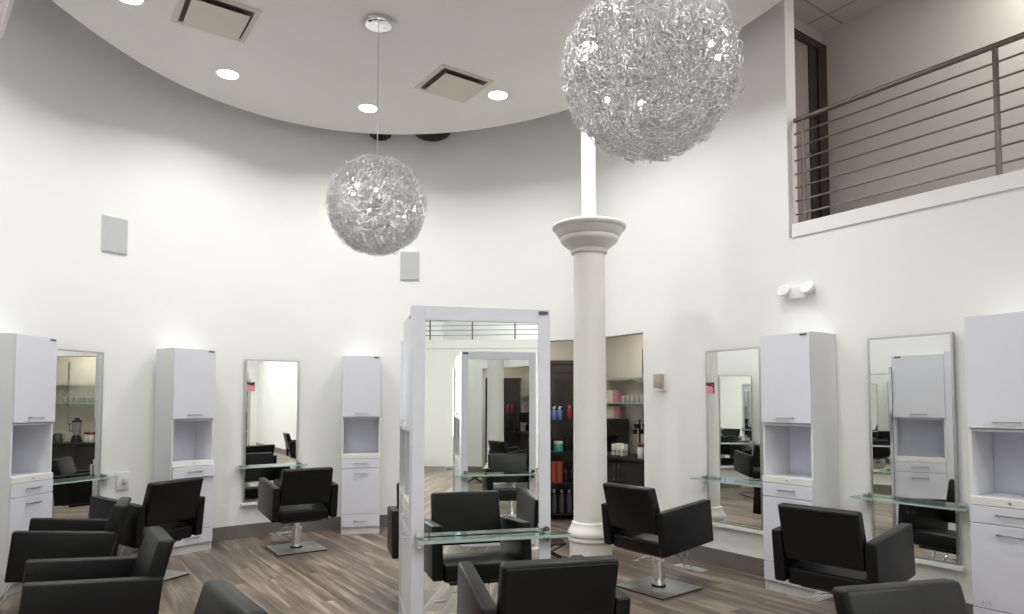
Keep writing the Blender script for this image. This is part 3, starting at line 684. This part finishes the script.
# boxes and glasses on the shelves
def rb(x, y, z, rot=0.0): return RM @ Matrix.Translation((x, y, z)) @ Matrix.Rotation(rot, 4, 'Z')
def carton(w, d, h, m, m2):
    t = thing('product_box', '', 'box', None, 'boxes on the coffee corner shelves')
    MB().box(-w / 2, w / 2, -d / 2, d / 2, 0, h, 0.002).build('carton', m, t, smooth=False)
    MB().box(w / 2 - w * 0.3, w / 2 + 0.001, -d / 2 - 0.001, d / 2 + 0.001, 0.002, h - 0.002).build('colour_band', m2, t, smooth=False)
    return t
bx = carton(0.26, 0.12, 0.17, M['packet'], M['pink'])
place(bx, rb(-2.09, 4.40, 1.956), 'pale box with a pink end on the upper glass shelf', fresh=False)
bx['label'] = 'pale box with a pink end standing on the upper glass shelf'
bx.matrix_world = rb(-2.09, 4.40, 1.611)
bx['label'] = 'pale box with a pink end on the lower glass shelf, higher of two'
bx2 = place(bx, rb(-2.09, 4.42, 1.15 + 0.0), 'pale box with a pink end resting on the black machine, lower of two')
def glassware(label, mtx, k=1.0):
    own(MB().lathe([(0.030 * k, 0.0), (0.034 * k, 0.01), (0.038 * k, 0.10), (0.036 * k, 0.10), (0.030 * k, 0.012), (0.001, 0.012)], 20), 'drinking_glass', M['clear'], label, 'glass', mtx, 'drinking glasses on the lower glass shelf')
for k in range(6):
    glassware('clear drinking glass in the row on the lower glass shelf', rb(-1.86 + 0.085 * k, 4.38, 1.611))
for k in range(6):
    glassware('clear drinking glass in the row on the lower glass shelf', rb(-1.2 + 0.09 * k, 4.40, 1.611))
# black coffee machine
t = thing('coffee_machine', 'tall black coffee machine at the left end of the coffee counter', 'coffee machine', rb(-2.02, 4.24, 0.90))
MB().box(-0.20, 0.20, -0.02, 0.20, 0.0, 0.25, 0.01).box(-0.20, 0.20, -0.17, 0.20, 0.25, 0.25 + 0.0 + 0.001 + 0.0).build('back_body', M['black'], t)
MB().box(-0.20, 0.20, -0.18, 0.20, 0.252, 0.248 + 0.24 - 0.24 + 0.0 + 0.0 + 0.0 + 0.24, 0.012).build('head', M['black'], t)
MB().box(-0.19, 0.19, -0.20, -0.025, 0.0, 0.04, 0.006).build('drip_tray', M['steel'], t)
MB().lathe([(0.03, 0.19), (0.035, 0.20), (0.035, 0.25)], 16, c=(0, -0.11, 0)).build('spout', M['steel'], t)
bx2.matrix_world = rb(-2.09, 4.42, 1.389)
bx2['label'] = 'pale box with a pink end lying on the black coffee machine'
# rack of sachets and jars
t = thing('sachet_caddy', 'wire caddy of pale sachets on the coffee counter right of the machine', 'caddy', rb(-1.66, 4.10, 0.90))
b = MB()
for z in (0.012, 0.07): b.tube([(-0.12, -0.05, z), (0.12, -0.05, z), (0.12, 0.05, z), (-0.12, 0.05, z)], 0.003, 6, closed=True)
for x in (-0.12, -0.04, 0.04, 0.12):
    for y in (-0.05, 0.05): b.tube([(x, y, 0.0), (x, y, 0.10)], 0.003, 6)
b.build('wire_rack', M['black'], t)
for k in range(3):
    MB().box(-0.115 + 0.08 * k, -0.045 + 0.08 * k, -0.04, 0.04, 0.004, 0.16 + 0.012 * (k % 2), 0.004).build('sachet_bundle', M['packet'], t)
j0 = None
for k, (x, y) in enumerate(((-1.27, 4.33), (-1.29, 4.12), (-1.18, 4.22))):
    if j0 is None:
        j0 = thing('storage_jar', 'jar', 'jar', rb(x, y, 0.90), 'red lidded jars on the coffee counter')
        MB().lathe([(0.045, 0.0), (0.048, 0.01), (0.048, 0.13), (0.042, 0.14)], 20).build('glass_body', M['packet'], j0)
        MB().lathe([(0.050, 0.141), (0.050, 0.175), (0.045, 0.18)], 20).build('lid', M['red'], j0)
        j = j0
    else: j = place(j0, rb(x, y, 0.90))
    j['label'] = ('storage jar with red lid standing behind two others on the coffee counter', 'storage jar with red lid at the front of the coffee counter', 'storage jar with red lid next to the black blender')[k]
t = thing('blender', 'black and clear blender standing on the coffee counter', 'blender', rb(-1.02, 4.2, 0.90))
MB().lathe([(0.085, 0.0), (0.085, 0.03), (0.07, 0.11), (0.05, 0.13)], 24).build('motor_base', M['black'], t)
MB().lathe([(0.05, 0.131), (0.062, 0.15), (0.078, 0.36), (0.074, 0.36), (0.058, 0.155), (0.002, 0.15)], 24).build('jug', M['clear'], t)
MB().lathe([(0.079, 0.361), (0.079, 0.39), (0.04, 0.40), (0.035, 0.44), (0.03, 0.445)], 24).build('lid', M['black'], t)
MB().tube([(0.06, 0, 0.33), (0.12, 0, 0.33), (0.12, 0, 0.2), (0.06, 0, 0.2)], 0.01, 8).build('handle', M['black'], t)
t = thing('kettle', 'small dark kettle on the coffee counter, seen in the left mirror', 'kettle', rb(-0.72, 4.2, 0.90))
MB().lathe([(0.075, 0.0), (0.08, 0.02), (0.07, 0.13), (0.045, 0.165), (0.01, 0.17)], 24).build('body', M['greybottle'], t)
MB().tube([(-0.06, 0, 0.14), (-0.11, 0, 0.13), (-0.12, 0, 0.07), (-0.075, 0, 0.04)], 0.008, 8).build('handle', M['black'], t)
MB().tube([(0.065, 0, 0.08), (0.10, 0, 0.13), (0.11, 0, 0.145)], [0.016, 0.011, 0.009], 8).build('spout', M['greybottle'], t)
# tree of black cups
t = thing('cup_tree', 'black stand of small cups at the right side of the opening', 'cup stand', rb(-1.43, 4.24, 0.90))
MB().lathe([(0.07, 0.0), (0.07, 0.015), (0.012, 0.02), (0.012, 0.46), (0.018, 0.47), (0.01, 0.49)], 16).build('stand', M['black'], t)
for k in range(6):
    a = k * 1.05; z = 0.30 + 0.07 * (k % 2)
    MB().lathe([(0.025, 0), (0.035, 0.06), (0.031, 0.06), (0.02, 0.005)], 14, c=(0.065 * math.cos(a), 0.065 * math.sin(a), z)).build('cup', M['black'], t)

# dark wardrobe doors and product rack left of the column
t = thing('dark_double_wardrobe', 'dark wooden panelled wardrobe behind the product rack', 'wardrobe', frame(0.62, 9.62, -0.0))
MB().box(-0.55, 0.45, 0.0, 0.27, 0.0, 2.16, 0.004).box(-0.57, 0.47, -0.03, 0.27, 2.16, 2.22, 0.004).build('body', M['darkwood'], t, smooth=False)
for s in (0, 1):
    x0 = -0.53 + 0.48 * s
    d = MB(); d.box(x0, x0 + 0.47, -0.022, -0.001, 0.08, 2.15, 0.003)
    d.box(x0 + 0.0, x0 + 0.08, -0.03, -0.022, 0.08, 2.15); d.box(x0 + 0.39, x0 + 0.47, -0.03, -0.022, 0.08, 2.15)
    for z0, z1 in ((0.08, 0.2), (1.0, 1.1), (2.05, 2.15)): d.box(x0 + 0.08, x0 + 0.39, -0.03, -0.022, z0, z1)
    d = d.build('door', M['darkwood'], t, smooth=False)
    hx = x0 + (0.43 if s == 0 else 0.04)
    MB().tube([(hx, -0.03, 1.0), (hx, -0.055, 1.0), (hx, -0.055, 1.2), (hx, -0.03, 1.2)], 0.006, 8).build('handle', M['steel'], d)
RX0, RX1, RY0, RY1 = 0.12, 0.98, 9.22, 9.50
t = thing('product_rack', 'black metal rack of hair products seen left of the column', 'rack', None)
for z in (0.07, 0.49, 0.92, 1.35): MB().box(RX0, RX1, RY0, RY1, z, z + 0.015).build('shelf', M['black'], t, smooth=False)
for x in (RX0, RX1 - 0.02):
    for y in (RY0, RY1 - 0.02): MB().box(x, x + 0.02, y, y + 0.02, 0, 1.75).build('post', M['black'], t, smooth=False)
def bottle(r, h, m, mcap, neck=0.4, pump=False):
    t = thing('product_bottle', '', 'bottle', None)
    MB().lathe([(r * 0.9, 0), (r, 0.006), (r, h * 0.7), (r * 0.85, h * 0.77), (r * neck, h * 0.82), (r * neck, h * 0.86)], 20).build('body', m, t)
    c = MB().lathe([(r * neck * 1.15, h * 0.861), (r * neck * 1.1, h), (r * neck * 0.6, h * 1.01)], 16)
    if pump: c.box(-0.006, 0.03, -0.006, 0.006, h, h + 0.012)
    c.build('cap', mcap, t)
    return t
def put(t, x, y, z, label, group, fresh=True):
    return place(t, Matrix.Translation((x, y, z)), label, group, fresh)
sb = bottle(0.034, 0.18, M['blue'], M['plastic'], 0.35, True)
put(sb, 0.585, 9.33, 1.366, 'blue spray bottle on the top rack shelf nearest the freestanding station', 'blue bottles on the rack', False)
put(sb, 0.665, 9.33, 1.366, 'blue spray bottle on the top rack shelf, second from the freestanding station', 'blue bottles on the rack')
rb1 = bottle(0.04, 0.20, M['red'], M['pink'], 0.5)
put(rb1, 0.80, 9.32, 1.366, 'tall red bottle with pink cap on the top rack shelf', 'red bottles on the rack', False)
put(rb1, 0.91, 9.34, 1.366, 'tall red bottle half hidden by the column on the top rack shelf', 'red bottles on the rack')
jr = thing('cream_jar', 'teal and white cream jar on the second rack shelf', 'jar', Matrix.Translation((0.645, 9.32, 0.936)))
MB().lathe([(0.06, 0), (0.063, 0.01), (0.063, 0.09), (0.055, 0.1)], 24).build('body', M['teal'], jr)
MB().lathe([(0.064, 0.101), (0.064, 0.135), (0.058, 0.14)], 24).build('lid', M['plastic'], jr)
gb = bottle(0.032, 0.2, M['black'], M['black'], 0.5)
put(gb, 0.77, 9.33, 0.936, 'black bottle on the second rack shelf, near the teal jar', 'black bottles on the second rack shelf', False)
for k in range(2): put(gb, 0.85 + 0.08 * k, 9.33, 0.936, ('middle black bottle on the second rack shelf', 'black bottle on the second rack shelf nearest the column')[k], 'black bottles on the second rack shelf')
ob = carton(0.075, 0.10, 0.29, M['orange'], M['red'])
for k in range(2):
    q = place(ob, Matrix.Translation((0.585 + 0.08 * k, 9.33, 0.506)), ('tall orange red box on the third rack shelf, nearest the freestanding station', 'tall orange red box on the third rack shelf, beside the black bottles')[k], 'orange red boxes on the rack', k > 0)
for k in range(3): put(gb, 0.745 + 0.085 * k, 9.33, 0.506, ('black bottle on the third rack shelf beside the orange boxes', 'middle black bottle on the third rack shelf', 'black bottle on the third rack shelf nearest the column')[k], 'black bottles on the third rack shelf')
cb = bottle(0.042, 0.32, M['greybottle'], M['steel'], 0.5)
for k in range(4):
    put(cb, 0.585 + 0.105 * k, 9.33, 0.086, ('grey bottle on the bottom rack shelf, nearest the freestanding station', 'second grey bottle from the freestanding station on the bottom rack shelf', 'third grey bottle from the freestanding station on the bottom rack shelf', 'grey bottle on the bottom rack shelf, nearest the column')[k], 'grey bottles on the bottom rack shelf', k > 0)
# folded black stool by the column
t = thing('step_stool', 'low black step stool on the floor between the freestanding station and the column', 'stool', frame(0.37, 6.92, 0.1))
MB().box(-0.17, 0.17, -0.12, 0.12, 0.165, 0.19, 0.006).build('top', M['black'], t)
for s in (-1, 1):
    b = MB(); y = s * 0.09
    b.tube([(-0.15, y, 0.008), (0.14, y, 0.162)], 0.009, 8); b.build('leg', M['black'], t)
    b = MB(); b.tube([(0.15, y * 0.8, 0.008), (-0.14, y * 0.8, 0.162)], 0.009, 8); b.build('leg', M['black'], t)

# ------------------------------------------------------------------ light
def pt(name, loc, power, r=0.06, col=(1, 0.93, 0.82)):
    li = bpy.data.lights.new(name, 'POINT'); li.energy = power; li.shadow_soft_size = r; li.color = col
    o = bpy.data.objects.new(name, li); C.objects.link(o); o.location = loc
p = rw(-1.2, 3.95); lamp('coffee_corner_lamp', p.x, p.y, 2.73, 11, 0.3, (1, 0.95, 0.87))
lamp('coffee_corner_lamp', 0.3, 9.15, 2.73, 6, 0.3, (1, 0.95, 0.87))
p = rw(3.4, 4.1); lamp('landing_lamp', p.x, p.y, ZC - 0.06, 34, 0.15, (1, 0.95, 0.9))
p = rw(15.3, 0.0); lamp('mezzanine_lamp', p.x, p.y, ZC - 0.03, 75, 0.4)  # added lamp, whitens the mezzanine seen in the station mirror
pt('pendant_lamp_glow', (-1.19, 5.79, 3.335), 3.5, 0.03, (1, 0.97, 0.95)); pt('pendant_lamp_glow', (0.688, 3.25, 3.256), 3, 0.03, (1, 0.97, 0.95))
# area lamps added as daylight fill outside the two unseen windows
for x in (8.9, 11.9):
    p = rw(x, -4.1, 1.9)
    li = bpy.data.lights.new('window_daylight', 'AREA'); li.shape = 'RECTANGLE'; li.size = 2.5; li.size_y = 2.1; li.energy = 260; li.color = (0.86, 0.93, 1.0)
    o = bpy.data.objects.new('window_daylight', li); C.objects.link(o); o.location = p
    o.rotation_euler = Vector((-OX[0], -OX[1], 0)).to_track_quat('Z', 'Y').to_euler()
w = bpy.data.worlds.new('sky'); bpy.context.scene.world = w; w.use_nodes = True
w.node_tree.nodes['Background'].inputs[0].default_value = (0.75, 0.85, 1.0, 1); w.node_tree.nodes['Background'].inputs[1].default_value = 1.0

# ------------------------------------------------------------------ camera
cd = bpy.data.cameras.new('camera'); co = bpy.data.objects.new('camera', cd); C.objects.link(co)
co.location = (0, 0, 1.6); co.rotation_euler = (PI / 2 + 0.0467, 0, 0)
cd.sensor_width = 36; cd.lens = 36 * 666.2 / 1024; cd.shift_y = (372.27 - 307) / 1024; cd.clip_start = 0.05
sc = bpy.context.scene; sc.camera = co
vs = sc.view_settings; vs.view_transform = 'Standard'; vs.look = 'None'; vs.gamma = 1; vs.use_curve_mapping = False; vs.exposure = 0.33
sc.cycles.max_bounces = 10; sc.cycles.diffuse_bounces = 6; sc.cycles.glossy_bounces = 6; sc.cycles.transparent_max_bounces = 12
sc.cycles.sample_clamp_indirect = 6; sc.cycles.use_denoising = True; sc.cycles.caustics_reflective = False; sc.cycles.caustics_refractive = False
